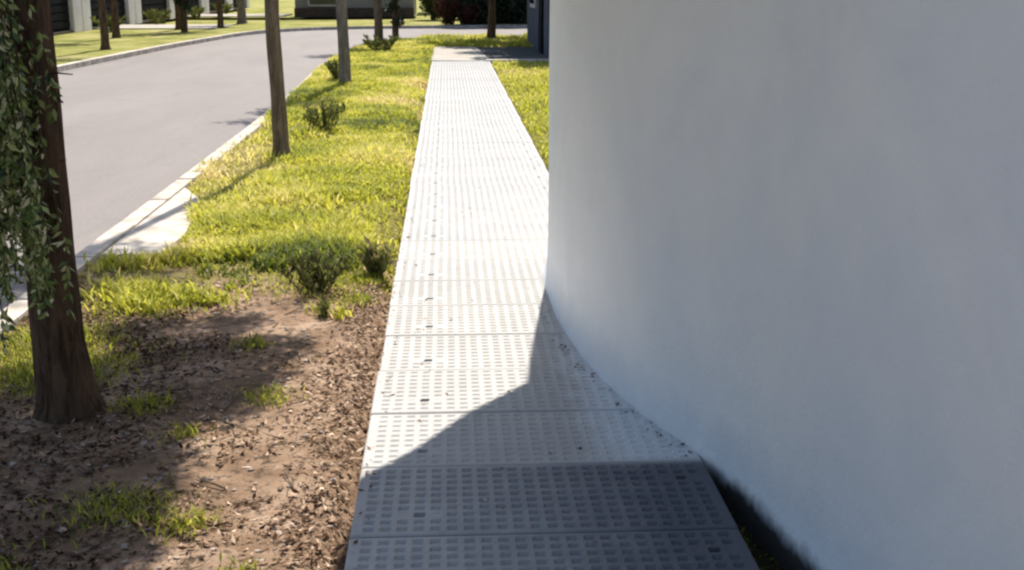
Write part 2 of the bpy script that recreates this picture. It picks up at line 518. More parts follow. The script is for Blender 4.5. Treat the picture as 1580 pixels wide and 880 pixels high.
# ------------------------------------------------------------------ walkway of waffle-topped panels
WX0, WX1, PL = -0.315, 0.885, 0.54
def panel_mesh(depth):
    nxc, nyc = 22, 10
    bord = 0.028
    W_, L_ = WX1 - WX0, PL - 0.008
    def axis(n, total, bd):
        c = (total - 2 * bd) / n
        p = [0.0, 0.006]; dip = [0, 0]           # outer bevel
        cell = [-1, -1]
        for i in range(n):
            s = bd + i * c
            for f, d in ((0.14, 0), (0.31, 1), (0.69, 1), (0.86, 0)):
                p.append(s + f * c); dip.append(d); cell.append(i)
        p += [total - 0.006, total]; dip += [0, 0]; cell += [-1, -1]
        return np.array(p), np.array(dip), np.array(cell)
    px, dx, cx = axis(nxc, W_, bord)
    py, dy, cy = axis(nyc, L_, 0.014)
    X, Y = np.meshgrid(px, py)
    Z = -depth * np.outer(dy, dx)
    def cellmask(i, j): return np.outer((cy == j) & (dy == 1), (cx == i) & (dx == 1))
    pit = cellmask(3, 2) | cellmask(20, 7)
    Z = np.where(pit, -0.055, Z)
    plain = np.zeros_like(Z, bool)
    for (i, j) in ((2, 2), (4, 2), (19, 7), (21, 7)):
        plain |= cellmask(i, j)
    Z = np.where(plain, -0.002, Z)
    edge = np.zeros_like(Z, bool); edge[0, :] = edge[-1, :] = True; edge[:, 0] = edge[:, -1] = True
    Z = np.where(edge, -0.005, Z)
    ny_, nx_ = Z.shape
    V = np.stack([X, Y, Z], -1).reshape(-1, 3)
    I = np.arange(ny_ * nx_).reshape(ny_, nx_)
    F = np.stack([I[:-1, :-1], I[:-1, 1:], I[1:, 1:], I[1:, :-1]], -1).reshape(-1, 4).tolist()
    V = V.tolist()
    loop = list(I[0, :]) + list(I[1:, -1]) + list(I[-1, ::-1][1:]) + list(I[::-1, 0][1:-1])
    base = len(V)
    for q in loop:
        V.append([V[q][0], V[q][1], -0.09])
    for k in range(len(loop)):
        k2 = (k + 1) % len(loop)
        F.append([loop[k2], loop[k], base + k, base + k2])
    me = mesh_np("paving_panel", V, F)
    return me
pm = panel_mesh(0.010)          # the nearest panels: crisp relief
pm.materials.append(m_panel)
pm_far = panel_mesh(0.0056)     # shallower relief, so the sunlit grid looks fainter
pm_far.materials.append(m_panel)
walk = tag(empty("walkway", (WX0, 2.34, 0)), kind="structure")
first = link("paving_panel", pm, None, walk)
k0 = 3.965 - 3 * PL
npan = int((26.0 - k0) / PL)
for i in range(npan):
    o = first if i == 0 else first.copy()
    if i:
        col.objects.link(o)
        o.parent = walk
        if i > 2:
            o.data = pm_far
    o.location = (rng.normal(0, 0.0025), k0 - 2.34 + i * PL + 0.004, rng.normal(0, 0.0012))
    o.rotation_euler = (rng.normal(0, 0.0016), rng.normal(0, 0.0009), rng.normal(0, 0.0012))
jb = boxobj("bedding", -0.004, 1.203, -0.4, 23.9, -0.110, -0.055, m_joint, walk, 0)
# cross drive where the walkway ends, with its pale edging
V = [(-0.36, 25.98, -0.008), (0.97, 25.76, -0.008), (0.86, 27.6, -0.008), (0.74, 31.2, -0.008), (-0.36, 31.25, -0.008)]  # slanted right edge follows the shadow line on the drive
bm = bmesh.new()
lo = [bm.verts.new((x, y, -0.1)) for x, y, z in V]; hi = [bm.verts.new(p) for p in V]
bm.faces.new(hi)
for j in range(4): bm.faces.new((lo[j], lo[(j + 1) % 4], hi[(j + 1) % 4], hi[j]))
m_drive = simple("drive_concrete", (0.26, 0.235, 0.20), (0.36, 0.33, 0.28), 2, 0.85, 40, 0.006, world=True)
tag(link("driveway", bm_mesh(bm, "driveway"), m_drive), kind="structure")
m_shadepave = simple("shade_dark_asphalt", (0.035, 0.04, 0.035), (0.075, 0.08, 0.07), 3, 0.9, 60, 0.006, world=True)  # asphalt darkened: the drive's shade is put into its colour
tag(link("driveway_shade", mesh_np("driveway_shade", [(0.6, 25.72, -0.022), (16, 25.72, -0.022), (16, 31.6, -0.022), (0.6, 31.6, -0.022)], [(0, 1, 2, 3)]), m_shadepave), kind="structure")
tag(boxobj("driveway_edging", 0.80, 9.0, 25.45, 25.74, -0.1, 0.03, m_kerb, None, 0.012), kind="structure")

# ------------------------------------------------------------------ curved white building
prof = smooth_path([(1.90, -4.0), (1.50, 0.6), (1.24, 2.3), (1.085, 3.20), (1.005, 3.70), (0.895, 4.10), (0.765, 4.48), (0.665, 4.92), (0.59, 5.48), (0.560, 6.0), (0.562, 6.75), (0.66, 7.2), (0.93, 7.55), (1.42, 7.78), (2.1, 7.9), (5.0, 7.95), (8.0, 7.95)], 10)
bld = tag(empty("building", (2.5, 4.0, -0.1)), "smooth white plastered curved wall bulging over the right of the walkway", "building")
zs = [-0.16, -0.05, 0.0, 0.02, 0.05, 0.09, 0.16, 0.3, 0.5, 0.8, 1.2, 1.7, 2.2, 2.6]
nP = len(prof)
on = offset(prof, 1.0) - prof            # to the right of travel = inside
V = []
for z in zs:
    flare = 0.030 * math.exp(-max(z, 0) / 0.05)
    for p, n_ in zip(prof, on):
        q = p - n_ * flare + n_ * 0.004 * float(hnoise(p[1] * 1.3, z * 2.0))
        V.append((q[0] - 2.5, q[1] - 4.0, z + 0.1))
F = []
for i in range(len(zs) - 1):
    for k in range(nP - 1):
        F.append((i * nP + k, (i + 1) * nP + k, (i + 1) * nP + k + 1, i * nP + k + 1))
base = len(V)
inn = prof + on * 0.25
for z in (zs[0], zs[-1]):
    for q in inn: V.append((q[0] - 2.5, q[1] - 4.0, z + 0.1))
for k in range(nP - 1):
    F.append((base + k, base + k + 1, base + nP + k + 1, base + nP + k))
    t0 = (len(zs) - 1) * nP
    F.append((t0 + k, base + nP + k, base + nP + k + 1, t0 + k + 1))
wl = link("wall", mesh_np("wall", V, F, smooth=True), m_wall, bld)
# unseen roof slab, added; its overhang is shaped to cast the walkway's shade
slab = [(0.57, 6.80), (0.54, 6.53), (0.265, 6.15), (0.09, 5.82), (-0.10, 5.54), (-0.125, 5.3), (-0.11, 4.2), (-0.11, 3.3), (1.09, 3.3), (1.26, 2.3), (1.6, 0.6), (2.0, -3.9), (8.2, -3.9), (8.2, 8.1), (2.1, 7.86), (1.44, 7.74), (0.97, 7.54), (0.69, 7.2)]
bm = bmesh.new()
lo = [bm.verts.new((x - 2.5, y - 4, 2.705)) for x, y in slab]; hi = [bm.verts.new((x - 2.5, y - 4, 2.86)) for x, y in slab]
bm.faces.new(hi); bm.faces.new(lo[::-1])
for j in range(len(slab)): bm.faces.new((lo[j], lo[(j + 1) % len(slab)], hi[(j + 1) % len(slab)], hi[j]))
link("shade_slab", bm_mesh(bm, "shade_slab"), m_wall, bld)

# ------------------------------------------------------------------ grass, weeds, litter
def vnoise2(x, y, s=1.0, seed=0):
    r = np.random.default_rng(100 + seed)
    out_ = np.zeros_like(x)
    amp = 1.0
    for o_ in range(4):
        g = r.random((97, 97))
        fx, fy = x * s * 2 ** o_, y * s * 2 ** o_
        ix, iy = np.floor(fx).astype(int), np.floor(fy).astype(int)
        tx, ty = fx - ix, fy - iy
        tx = tx * tx * (3 - 2 * tx); ty = ty * ty * (3 - 2 * ty)
        a = g[ix % 97, iy % 97]; b2 = g[(ix + 1) % 97, iy % 97]; c2 = g[ix % 97, (iy + 1) % 97]; d2 = g[(ix + 1) % 97, (iy + 1) % 97]
        out_ += amp * ((a * (1 - tx) + b2 * tx) * (1 - ty) + (c2 * (1 - tx) + d2 * tx) * ty - 0.5)
        amp *= 0.55
    return out_

def near_kerb_x(y):
    m_ = inner[:, 0] < 20
    return np.interp(y, inner[m_][:, 1], inner[m_][:, 0])

def blades(n, xr, yr, keep, hgt, name, label, zf=soil_z, ypow=1.0, tonef=None, wid=0.011):
    u = rng.random(n) ** ypow
    y = yr[0] + (yr[1] - yr[0]) * u
    x = xr[0] + (xr[1] - xr[0]) * rng.random(n)
    k = keep(x, y); x, y = x[k], y[k]; n = len(x)
    dry = vnoise2(x, y, 0.8, 3)
    z = zf(x, y) - 0.005
    P = np.stack([x, y, z], 1)
    an = rng.random(n) * 6.283
    lean = rng.random(n) * 0.9 + 0.15
    D = unit(np.stack([np.cos(an) * lean, np.sin(an) * lean, np.ones(n)], 1))
    Wd = unit(np.stack([-np.sin(an), np.cos(an), np.zeros(n)], 1))
    sz = hgt * (0.45 + rng.random(n) * 0.9) * np.clip(1 + 0.95 * vnoise2(x, y, 2.0, 5), 0.3, 2.2) * (1 + 0.012 * y)
    tone = np.clip(0.50 + 0.55 * dry + rng.normal(0, 0.16, n), 0, 1) if tonef is None else tonef(x, y, n)
    asp = (wid * (1 + 0.05 * y)) / np.maximum(sz, 0.01)
    # tapered triangle-like blade, slightly bowed
    size = sz[:, None]
    a1 = P - Wd * (asp[:, None] * size * 0.5); a2 = P + Wd * (asp[:, None] * size * 0.5)
    mid = P + D * size * 0.6
    bend = D * 1.0 + np.stack([np.cos(an), np.sin(an), -0.3 * np.ones(n)], 1) * 0.55
    tip = mid + unit(bend) * size * 0.45
    m1 = mid - Wd * (asp[:, None] * size * 0.4); m2 = mid + Wd * (asp[:, None] * size * 0.4)
    V = np.stack([a1, a2, m2, m1, tip], 1).reshape(-1, 3)
    i5 = np.arange(n)[:, None] * 5
    T = np.concatenate([i5 + np.array([[0, 1, 2]]), i5 + np.array([[0, 2, 3]]), i5 + np.array([[3, 2, 4]])], 0)
    me = mesh_np(name, V, T, np.repeat(tone, 5))
    return tag(link(name, me, m_grass), label, "grass", kind="stuff")

def apron_mask(x, y):
    return ~((x < -1.76) & (y > 7.45) & (y < 10.1) & (x < -1.76 - np.clip((y - 8.2) * 0.2, 0, 0.4)))

def keep_verge(x, y):
    edge = DIRT_Y + 0.45 + 1.9 * vnoise2(x, y, 2.2, 1) + np.where(x > -0.55, 0.5, 0)
    k = (rng.random(len(x)) < 1 / (1 + np.exp(-(y - edge - 0.15) / 0.16))) & (x > near_kerb_x(y) - 0.07 * rng.random(len(x)) ** 2) & (x < -0.34 - 0.05 * rng.random(len(x)) * 0) & apron_mask(x, y)
    bare = vnoise2(x, y, 0.9, 2)
    bald = 1.3 * np.exp(-((x + 1.95) / 0.45) ** 2 - ((y - 12.0) / 2.6) ** 4) + 0.6 * np.exp(-((x + 0.9) / 0.5) ** 2 - ((y - 13.2) / 0.9) ** 2) + 0.7 * np.exp(-((x + 0.75) / 0.35) ** 2 - ((y - 9.0) / 1.0) ** 2) + 0.9 * np.exp(-((x + 0.42) / 0.12) ** 2) * (y < 20)
    return k & (rng.random(len(x)) > np.clip(bare * 1.1 + bald, 0, 0.93))
blades(330000, (-2.6, -0.33), (6.0, 37.5), keep_verge, 0.075, "grass", "short yellow green grass on the verge between kerb and walkway", ypow=1.7,
       tonef=lambda x, y, n: np.clip(0.52 + 0.7 * vnoise2(x, y, 1.1, 3) + 0.55 * vnoise2(x, y, 0.35, 11) - 0.3 * np.exp(-((y - 7.1) / 0.5) ** 2) + 0.7 * np.exp(-((x + 2.05) / 0.5) ** 2 - ((y - 12.2) / 2) ** 2) + rng.normal(0, 0.16, n), 0, 1))
blades(60000, (0.92, 5), (8.2, 25.4), lambda x, y: (rng.random(len(x)) > 0.1 + vnoise2(x, y, 1, 8)), 0.06, "yard_grass", "bright grass strip between the walkway and the white wall corner", ypow=1.3)
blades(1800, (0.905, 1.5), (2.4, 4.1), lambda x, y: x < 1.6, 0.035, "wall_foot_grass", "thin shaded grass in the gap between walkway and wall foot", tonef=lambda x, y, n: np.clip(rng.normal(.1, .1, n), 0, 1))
blades(22000, (-0.4, 9), (31.3, 37.6), lambda x, y: (x > -0.5), 0.08, "corner_grass", "grass beyond the driveway at the road bend")
# grass patches in the dirt
PATCH = [(-1.78, 5.25, .30, 2600), (-1.95, 5.7, .3, 2200), (-1.1, 3.75, .17, 480), (-0.85, 3.62, .08, 260), (-0.76, 4.85, .10, 220), (-1.02, 4.42, .08, 110), (-1.4, 3.28, .14, 330), (-0.62, 3.25, .05, 90), (-1.25, 4.75, .1, 260), (-0.95, 5.6, .07, 150), (-1.6, 6.4, .3, 1600), (-0.45, 6.9, .12, 900), (-0.75, 6.8, .3, 1300), (-0.5, 6.4, .1, 300)]
cx_ = []; cy_ = []
for x, y, r, n in PATCH:
    cx_.append(rng.normal(x, r * 0.6, n)); cy_.append(rng.normal(y, r * 0.6, n))
PX, PY = np.concatenate(cx_), np.concatenate(cy_)
def patch_blades():
    n = len(PX)
    g = [PX.copy(), PY.copy()]
    P = np.stack([g[0], g[1], soil_z(g[0], g[1])], 1)
    an = rng.random(n) * 6.283; lean = rng.random(n) * 0.9 + 0.2
    D = unit(np.stack([np.cos(an) * lean, np.sin(an) * lean, np.ones(n)], 1))
    Wd = unit(np.stack([-np.sin(an), np.cos(an), np.zeros(n)], 1))
    sz = 0.02 + rng.random(n) * 0.035
    me = leafcloud(P, D, Wd, sz, 0.16, np.clip(rng.normal(0.28, 0.2, n), 0, 1), "grass_patches")
    k = g[0] < -0.36
    return tag(link("dirt_grass", me, m_grass), "green grass tufts scattered over the bare dirt", "grass", kind="stuff")
patch_blades()

# leaf litter, bark crumbs on the dirt
def litter(n, xr, yr, smin, smax, name, label, dens):
    x = xr[0] + (xr[1] - xr[0]) * rng.random(n); y = yr[0] + (yr[1] - yr[0]) * rng.random(n) ** 1.15
    k = dens(x, y); x, y = x[k], y[k]; n = len(x)
    P = np.stack([x, y, soil_z(x, y) + 0.002 + 0.012 * rng.random(n)], 1)
    an = rng.random(n) * 6.283
    D = unit(np.stack([np.cos(an), np.sin(an), rng.normal(0, 0.25, n)], 1))
    up = unit(np.stack([rng.normal(0, 0.35, n), rng.normal(0, 0.35, n), np.ones(n)], 1))
    Wd = unit(np.cross(D, up))
    sz = smin + (smax - smin) * rng.random(n) ** 2
    tree_shade = np.clip((-0.75 - x) * 2.2 + 1.6 * vnoise2(x, y, 1.2, 21), 0, 1) * (y < 6.2)      # shade of the big tree put into the litter tone
    me = leafcloud(P, D, Wd, sz, 0.42, np.clip(rng.normal(0.50, 0.28, n) - 0.38 * tree_shade, 0, 1), name)
    return tag(link(name, me, m_litter), label, "leaf litter", kind="stuff")
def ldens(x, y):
    d = 0.22 + 1.1 * vnoise2(x, y, 2.5, 6) + 0.55 * np.clip((-0.75 - x) * 2.2 + 1.6 * vnoise2(x, y, 1.2, 21), 0, 1) + 0.8 * np.exp(-((x + 0.42) / 0.12) ** 2)  # litter also packed denser to deepen the painted tree shade
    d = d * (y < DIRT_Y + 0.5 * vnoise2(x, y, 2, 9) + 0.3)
    return (rng.random(len(x)) < d) & (x > near_kerb_x(y) + 0.02) & (x < -0.33)
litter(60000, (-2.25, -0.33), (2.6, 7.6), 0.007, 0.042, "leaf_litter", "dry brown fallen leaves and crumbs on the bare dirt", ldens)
litter(1500, (-0.50, -0.325), (2.6, 12), 0.015, 0.05, "edge_litter", "dead leaves gathered along the left edge of the walkway", lambda x, y: (rng.random(len(x)) < 0.9))

def clods(n):
    bmv = []; bmf = []
    ico = bmesh.new(); bmesh.ops.create_icosphere(ico, subdivisions=1, radius=1)
    base = np.array([v_.co[:] for v_ in ico.verts]); fc = np.array([[v_.index for v_ in f.verts] for f in ico.faces]); ico.free()
    x = -2.1 + 1.75 * rng.random(n); y = 2.6 + 4.6 * rng.random(n)
    s = 0.003 + 0.012 * rng.random(n) ** 3
    Vs = base[None] * (1 + 0.25 * rng.normal(size=(n, len(base), 1))) * s[:, None, None] * np.array([1, 1, 0.6]) + np.stack([x, y, soil_z(x, y) + s * 0.2], 1)[:, None, :]
    Fs = fc[None] + (np.arange(n) * len(base))[:, None, None]
    me = mesh_np("pebbles", Vs.reshape(-1, 3), Fs.reshape(-1, 3), smooth=False)
    return tag(link("pebbles", me, m_stone), "small pale pebbles and clods in the bare dirt", "pebbles", kind="stuff")
clods(1500)
n = 150
xl = np.concatenate([-0.31 + 0.06 * rng.random(90) ** 2, np.zeros(60)]); yl = rng.uniform(2.9, 9, n)
yl[90:] = rng.uniform(4.0, 6.2, 60); xl[90:] = np.interp(yl[90:], prof[:100:1, 1], prof[:100, 0]) - 0.05 - 0.05 * rng.random(60)
an = rng.random(n) * 6.283
D = unit(np.stack([np.cos(an), np.sin(an), rng.normal(0, .1, n)], 1)); U = unit(np.stack([rng.normal(0, .2, n), rng.normal(0, .2, n), np.ones(n)], 1))
tag(link("drifted_leaves", leafcloud(np.stack([xl, yl, np.full(n, .005)], 1), D, unit(np.cross(D, U)), rng.uniform(.01, .03, n), .42, np.clip(rng.normal(.4, .25, n), 0, 1), "drifted_leaves"), m_litter), "crumbled leaves drifted along the walkway's edges and the wall foot", "leaves", kind="stuff")
# thin dead twigs lying in the dirt
tt = []
for _ in range(130):
    x, y = rng.uniform(-2.0, -0.4), rng.uniform(2.8, 6.9); an = rng.random() * 3.14; l = rng.uniform(.05, .22)
    a0 = (x, y, float(soil_z(np.array(x), np.array(y))) + .006); a1 = (x + math.cos(an) * l, y + math.sin(an) * l, a0[2] + rng.uniform(0, .02))
    q0 = rng.uniform(.0015, .004)
    if a1[0] < -0.36:
        tt.append(tube(lerp_path(a0, a1, 4, jit=.01), [q0, q0 * .9, q0 * .7, q0 * .4], 5))
tag(join_tubes("dead_twigs", tt, m_bark), "thin dead twigs lying on the bare dirt", "twigs", kind="stuff")
# a few dry leaves blown onto the panels
n = 70
x = rng.uniform(-.3, .5, n) ** 1; x = -0.3 + 0.8 * rng.random(n) ** 2.2; y = rng.uniform(3, 14, n)
an = rng.random(n) * 6.283
D = unit(np.stack([np.cos(an), np.sin(an), rng.normal(0, .08, n)], 1)); U = unit(np.stack([rng.normal(0, .15, n), rng.normal(0, .15, n), np.ones(n)], 1))
tag(link("blown_leaves", leafcloud(np.stack([x, y, np.full(n, .004)], 1), D, unit(np.cross(D, U)), rng.uniform(.012, .034, n), .42, np.clip(rng.normal(.4, .25, n), 0, 1), "blown_leaves"), m_litter), "small dry leaves blown onto the pale walkway panels", "leaves", kind="stuff")

def weed(loc, h, r, n, label, name="weed", mat=m_weed, tone=(0.35, 0.25), leaf=0.035, group=None):
    root = tag(empty(name, loc), label, "weed", group)
    tubes_ = []; P = []; D = []
    stems = max(6, int(n / 40))
    for _ in range(stems):
        an = rng.random() * 6.283; q = rng.random() ** 0.6 * r
        tip = Vector((math.cos(an) * q, math.sin(an) * q, h * (0.55 + 0.5 * rng.random())))
        b0 = Vector((math.cos(an) * q * 0.35, math.sin(an) * q * 0.35, -0.01))
        pth = [b0.lerp(tip, s) + Vector((0, 0, 0.15 * h * math.sin(s * math.pi))) for s in np.linspace(0, 1, 5)]
        tubes_.append(tube(pth, [0.003, 0.0026, 0.0022, 0.0017, 0.001], 5))
        for _ in range(int(n / stems)):
            s = rng.random() ** 0.7
            p = b0.lerp(tip, s) + Vector((0, 0, 0.15 * h * math.sin(s * math.pi))) + Vector(rng.normal(0, 0.012, 3))
            P.append(p[:]); d = rng.normal(0, 0.6, 3); d[2] = abs(d[2]) * 1.2 + 0.55; D.append(d)
    join_tubes("stems", tubes_, m_weed, root)
    P = np.array(P); D = unit(np.array(D)); n2 = len(P)
    me = leafcloud(P, D, side(D), leaf * (0.5 + rng.random(n2)), 0.35, np.clip(rng.normal(tone[0], tone[1], n2), 0, 1), "leaves")
    link("leaves", me, mat, root)
    return root
weed((-0.75, 6.6, -0.045), 0.19, 0.24, 1000, "low dark withered weed clump where the grass meets the bare dirt", tone=(0.30, 0.38), leaf=0.035)
weed((-0.44, 7.0, -0.05), 0.16, 0.10, 420, "scruffy light green weed against the walkway's left edge beyond the dark clump", tone=(0.9, 0.2), leaf=0.06)
weed((-1.38, 13.6, -0.045), 0.36, 0.30, 900, "olive bush right of the nearer roadside trunk", tone=(0.5, 0.2), leaf=0.05)
weed((-1.78, 20.6, -0.045), 0.35, 0.3, 900, "low olive tuft left of the second slim trunk near the road", tone=(0.5, 0.2), leaf=0.06)
weed((-0.65, 6.1, -0.045), 0.07, 0.06, 220, "tiny grey green sprout in front of the dark weed clump", tone=(0.6, 0.2), leaf=0.022)
weed((-1.5, 28.5, -0.045), 0.4, 0.5, 900, "olive undergrowth on the verge edge by the bright road bend", tone=(0.45, 0.2), leaf=0.08)

# ------------------------------------------------------------------ trees
def crown_mesh(centres, radii, n, size, asp, name, down=0.4, tone=(0.45, 0.25)):
    centres = np.array(centres, float); radii = np.array(radii, float)
    w_ = radii ** 2; idx = rng.choice(len(centres), n, p=w_ / w_.sum())
    d = randdirs(n); rr = rng.random(n) ** 0.45
    # clumps inside each puff
    P = centres[idx] + d * (rr * radii[idx])[:, None] * np.array([1, 1, 0.75])
    sub = rng.normal(size=(len(centres) * 9, 3)); 
    D = randdirs(n, down)
    tn = np.clip(rng.normal(tone[0], tone[1], n), 0, 1)
    return leafcloud(P, D, side(D), size * (0.6 + 0.8 * rng.random(n)), asp, tn, name)

def tree(name, loc, trunk_pts, trunk_r, puffs, nleaf, leafsize, label, cat="tree", group=None, bm_=m_bark, lm=m_leafy, asp=0.45, tone=(0.45, 0.25), wob=0.10, flare=(3, 0.5), twigs=()):
    root = tag(empty(name, loc), label, cat, group)
    n = 16
    tp = smooth_path([tuple(p) for p in trunk_pts], 6)
    path = [tuple(p) for p in tp]
    rad = np.interp(np.linspace(0, 1, len(path)), np.linspace(0, 1, len(trunk_r)), trunk_r)
    tubes_ = [tube(path, rad, 20, wob, flare)]
    top = Vector(path[-1])
    for c_, r_ in puffs:
        c_ = Vector(c_)
        k = min(range(len(path)), key=lambda i: abs(path[i][2] - (c_.z - 0.5 * (c_ - Vector(path[i])).length)))
        k = max(k, int(len(path) * 0.8))
        s = Vector(path[k]); e = c_
        mid = s.lerp(e, 0.5) + Vector((0, 0, -0.08 * (e - s).length))
        tubes_.append(tube([s, s.lerp(mid, .5), mid, mid.lerp(e, .5), e], [rad[k] * 0.45, rad[k] * .36, rad[k] * .28, rad[k] * .2, rad[k] * .1], 8, 0.06))
        for _ in range(3):
            e2 = c_ + Vector(rng.normal(0, 1, 3)).normalized() * r_ * 0.8
            tubes_.append(tube([mid.lerp(e, .6), (mid.lerp(e, .6)).lerp(e2, .5) + Vector((0, 0, .05)), e2], [rad[k] * .14, rad[k] * .1, rad[k] * .04], 6))
    for a, b2, r_ in twigs:
        tubes_.append(tube(lerp_path(a, b2, 4, jit=0.01), [r_, r_ * .8, r_ * .6, r_ * .4], 6))
    join_tubes("trunk", tubes_, bm_, root)
    if puffs:
        me = crown_mesh([p[0] for p in puffs], [p[1] for p in puffs], nleaf, leafsize, asp, "crown", tone=tone)
        link("crown", me, lm, root)
    return root

# the big foreground tree on the left; its crown shades the dirt
T0 = Vector((-1.55, 4.70, -0.06))
SH = Vector((0.131, 0.991, 0)) / math.tan(SUN_EL)
def over(x, y, h):       # crown point whose shade falls on (x, y)
    p = Vector((x, y, 0)) + SH * h
    return (p.x - T0.x, p.y - T0.y, h)
puffs0 = []
for x, y, h, r_ in [(-1.35, 5.35, 2.3, .30), (-1.05, 5.15, 2.6, .34), (-0.85, 5.55, 2.4, .22), (-1.3, 4.75, 3.0, .36), (-0.98, 4.72, 2.8, .22), (-1.5, 5.85, 2.7, .26), (-1.12, 5.95, 2.9, .2),
                    (-1.5, 4.2, 3.1, .42), (-1.25, 3.95, 3.3, .36), (-1.7, 3.6, 2.9, .45), (-1.45, 3.2, 3.4, .42), (-1.2, 3.35, 3.7, .28), (-1.6, 2.6, 3.6, .5), (-2.0, 4.3, 3.4, .45), (-1.95, 3.0, 3.0, .5), (-2.1, 2.2, 3.4, .6), (-1.2, 2.5, 4.0, .4), (-1.55, 3.5, 3.8, .35), (-1.35, 3.6, 3.5, .3), (-1.75, 4.0, 3.8, .4), (-1.4, 2.9, 4.1, .35), (-1.1, 4.9, 3.1, .25), (-1.2, 5.4, 2.9, .25), (-0.9, 5.1, 2.4, .18), (-1.6, 4.0, 3.6, .4), (-1.3, 4.3, 3.2, .3), (-1.5, 3.3, 3.2, .4), (-1.1, 3.8, 3.0, .2), (-1.8, 5.0, 3.5, .3), (-1.7, 4.5, 4.0, .4), (-1.35, 4.55, 2.7, .28), (-1.15, 4.2, 2.9, .22), (-1.1, 4.95, 2.3, .2), (-1.45, 5.0, 2.5, .3), (-2.0, 3.6, 3.6, .45), (-1.3, 3.0, 3.8, .3), (-1.05, 3.45, 3.3, .2), (-1.25, 4.15, 3.5, .25), (-1.15, 5.6, 2.6, .2), (-0.95, 4.9, 2.7, .16)]:
    puffs0.append((over(x, y, h), r_))
big = tree("tree", T0, [(0.02, 0, -0.02), (0.014, 0, 0.12), (0.0, 0, 0.35), (-0.005, 0.0, 0.8), (-0.005, 0.0, 1.3), (-0.01, 0.02, 1.9), (0.0, 0.1, 2.5), (0.0, 0.15, 3.1)],
           [0.140, 0.114, 0.10, 0.092, 0.088, 0.084, 0.078, 0.07], puffs0, 60000, 0.08,
           "thick dark brown trunk in the left foreground with hanging narrow leaves", bm_=m_bark_dark, lm=m_leaf, asp=0.22, wob=0.05, flare=(6, 0.35),
           twigs=[((0.0, -0.03, 1.36), (0.15, -0.05, 1.365), 0.006), ((0.02, -0.03, 1.27), (0.11, -0.04, 1.275), 0.010), ((0.03, -.02, 1.0), (0.10, -.03, 1.04), 0.005)])
# drooping leafy twigs left of the trunk, in front of it
tw = []; LP = []; LD = []
def strand(x, y, ztop, length, bend):
    p = Vector((x, y, ztop)); pts = [p.copy()]
    n = max(4, int(length / 0.09))
    dirx, diry = rng.normal(0, 0.10) + bend, rng.normal(0, 0.2)
    for i in range(n):
        p = p + Vector((dirx * 0.09 * (1 - i / n), diry * 0.09 * (1 - i / n), -0.085)) + Vector(rng.normal(0, 0.006, 3))
        pts.append(p.copy())
    tw.append(tube(pts, np.linspace(0.0045, 0.0012, len(pts)), 5))
    for i in range(int(length * 88)):
        s = rng.random() * (len(pts) - 1.01); k = int(s)
        q = pts[k].lerp(pts[k + 1], s - k)
        d = Vector((rng.normal(0, .55), rng.normal(0, .55), -0.75 + rng.normal(0, .3))).normalized()
        LP.append(q[:]); LD.append(d[:])
for _ in range(270):
    y = -0.85 + 0.80 * rng.random(); x = -0.361 * (4.70 + y) + 1.55 - 0.26 + 0.27 * rng.random()
    zt = 2.0 + 0.3 * rng.random()
    low = 0.72 + 0.55 * rng.random() ** 1.3 + 0
    strand(x, y, zt, zt - low, -0.02)
for _ in range(40):
    y = -0.6 + 0.6 * rng.random(); x = -0.361 * (4.70 + y) + 1.55 - 0.1 + 0.16 * rng.random()
    strand(x, y, 1.7, 1.7 - (0.35 + 0.3 * rng.random()), 0.0)
for x, y in ((-0.55, -0.5), (-0.35, -0.3), (-0.15, -0.6), (-0.45, 0.1)):
    tw.append(tube(lerp_path((-0.03, 0.02, 1.85), (x, y, 2.2), 6, jit=0.02), [0.02, .018, .016, .013, .01, .008], 7))
join_tubes("hanging_twigs", tw, m_bark_dark, big)
LP = np.array(LP); LD = np.array(LD); nL = len(LP)
tonesL = np.clip(rng.normal(0.52, 0.34, nL), 0, 1)
Ws = side(LD)
szL = 0.038 * (0.6 + 0.8 * rng.random(nL))
order = np.argsort(-(szL / np.linalg.norm(LP + np.array(T0)[None] - np.array([0, 0, H])[None], axis=1)) - 10 * (LP[:, 2] < 1.6))
sel, rest = order[:300], order[300:]
me = leafcloud(LP[rest], LD[rest], Ws[rest], szL[rest], 0.40, tonesL[rest], "foliage")
tag(link("foliage", me, m_leaf, big), kind="stuff")
lm_ = []
for j in range(5):
    V = [(0, 0, 0), (.09, .4, .02), (.03, .78, -.02), (0, 1, -.09), (-.03, .78, -.02), (-.09, .4, .02), (0, .4, -.015), (0, .78, -.05)]
    V = [(x * 2.0, y, z * (1 + .3 * j)) for x, y, z in V]
    me = bpy.data.meshes.new("leaf"); me.from_pydata(V, [], [(0, 1, 6), (0, 6, 5), (1, 2, 7, 6), (6, 7, 4, 5), (2, 3, 7), (7, 3, 4)])
    a = me.attributes.new("tone", 'FLOAT', 'POINT'); a.data.foreach_set("value", np.full(8, [0.15, 0.4, 0.6, 0.8, 0.97][j], np.float32))
    me.materials.append(m_leaf); lm_.append(me)
for i in sel:
    o = link("leaf", lm_[int(rng.integers(5))], None, big)
    d = Vector(LD[i]); wv = Vector(Ws[i]); nv = wv.cross(d)
    Mx = Matrix((wv, d, nv)).transposed().to_4x4()
    s = float(szL[i])
    o.matrix_local = Matrix.Translation(Vector(LP[i])) @ Mx @ Matrix.Scale(s, 4)

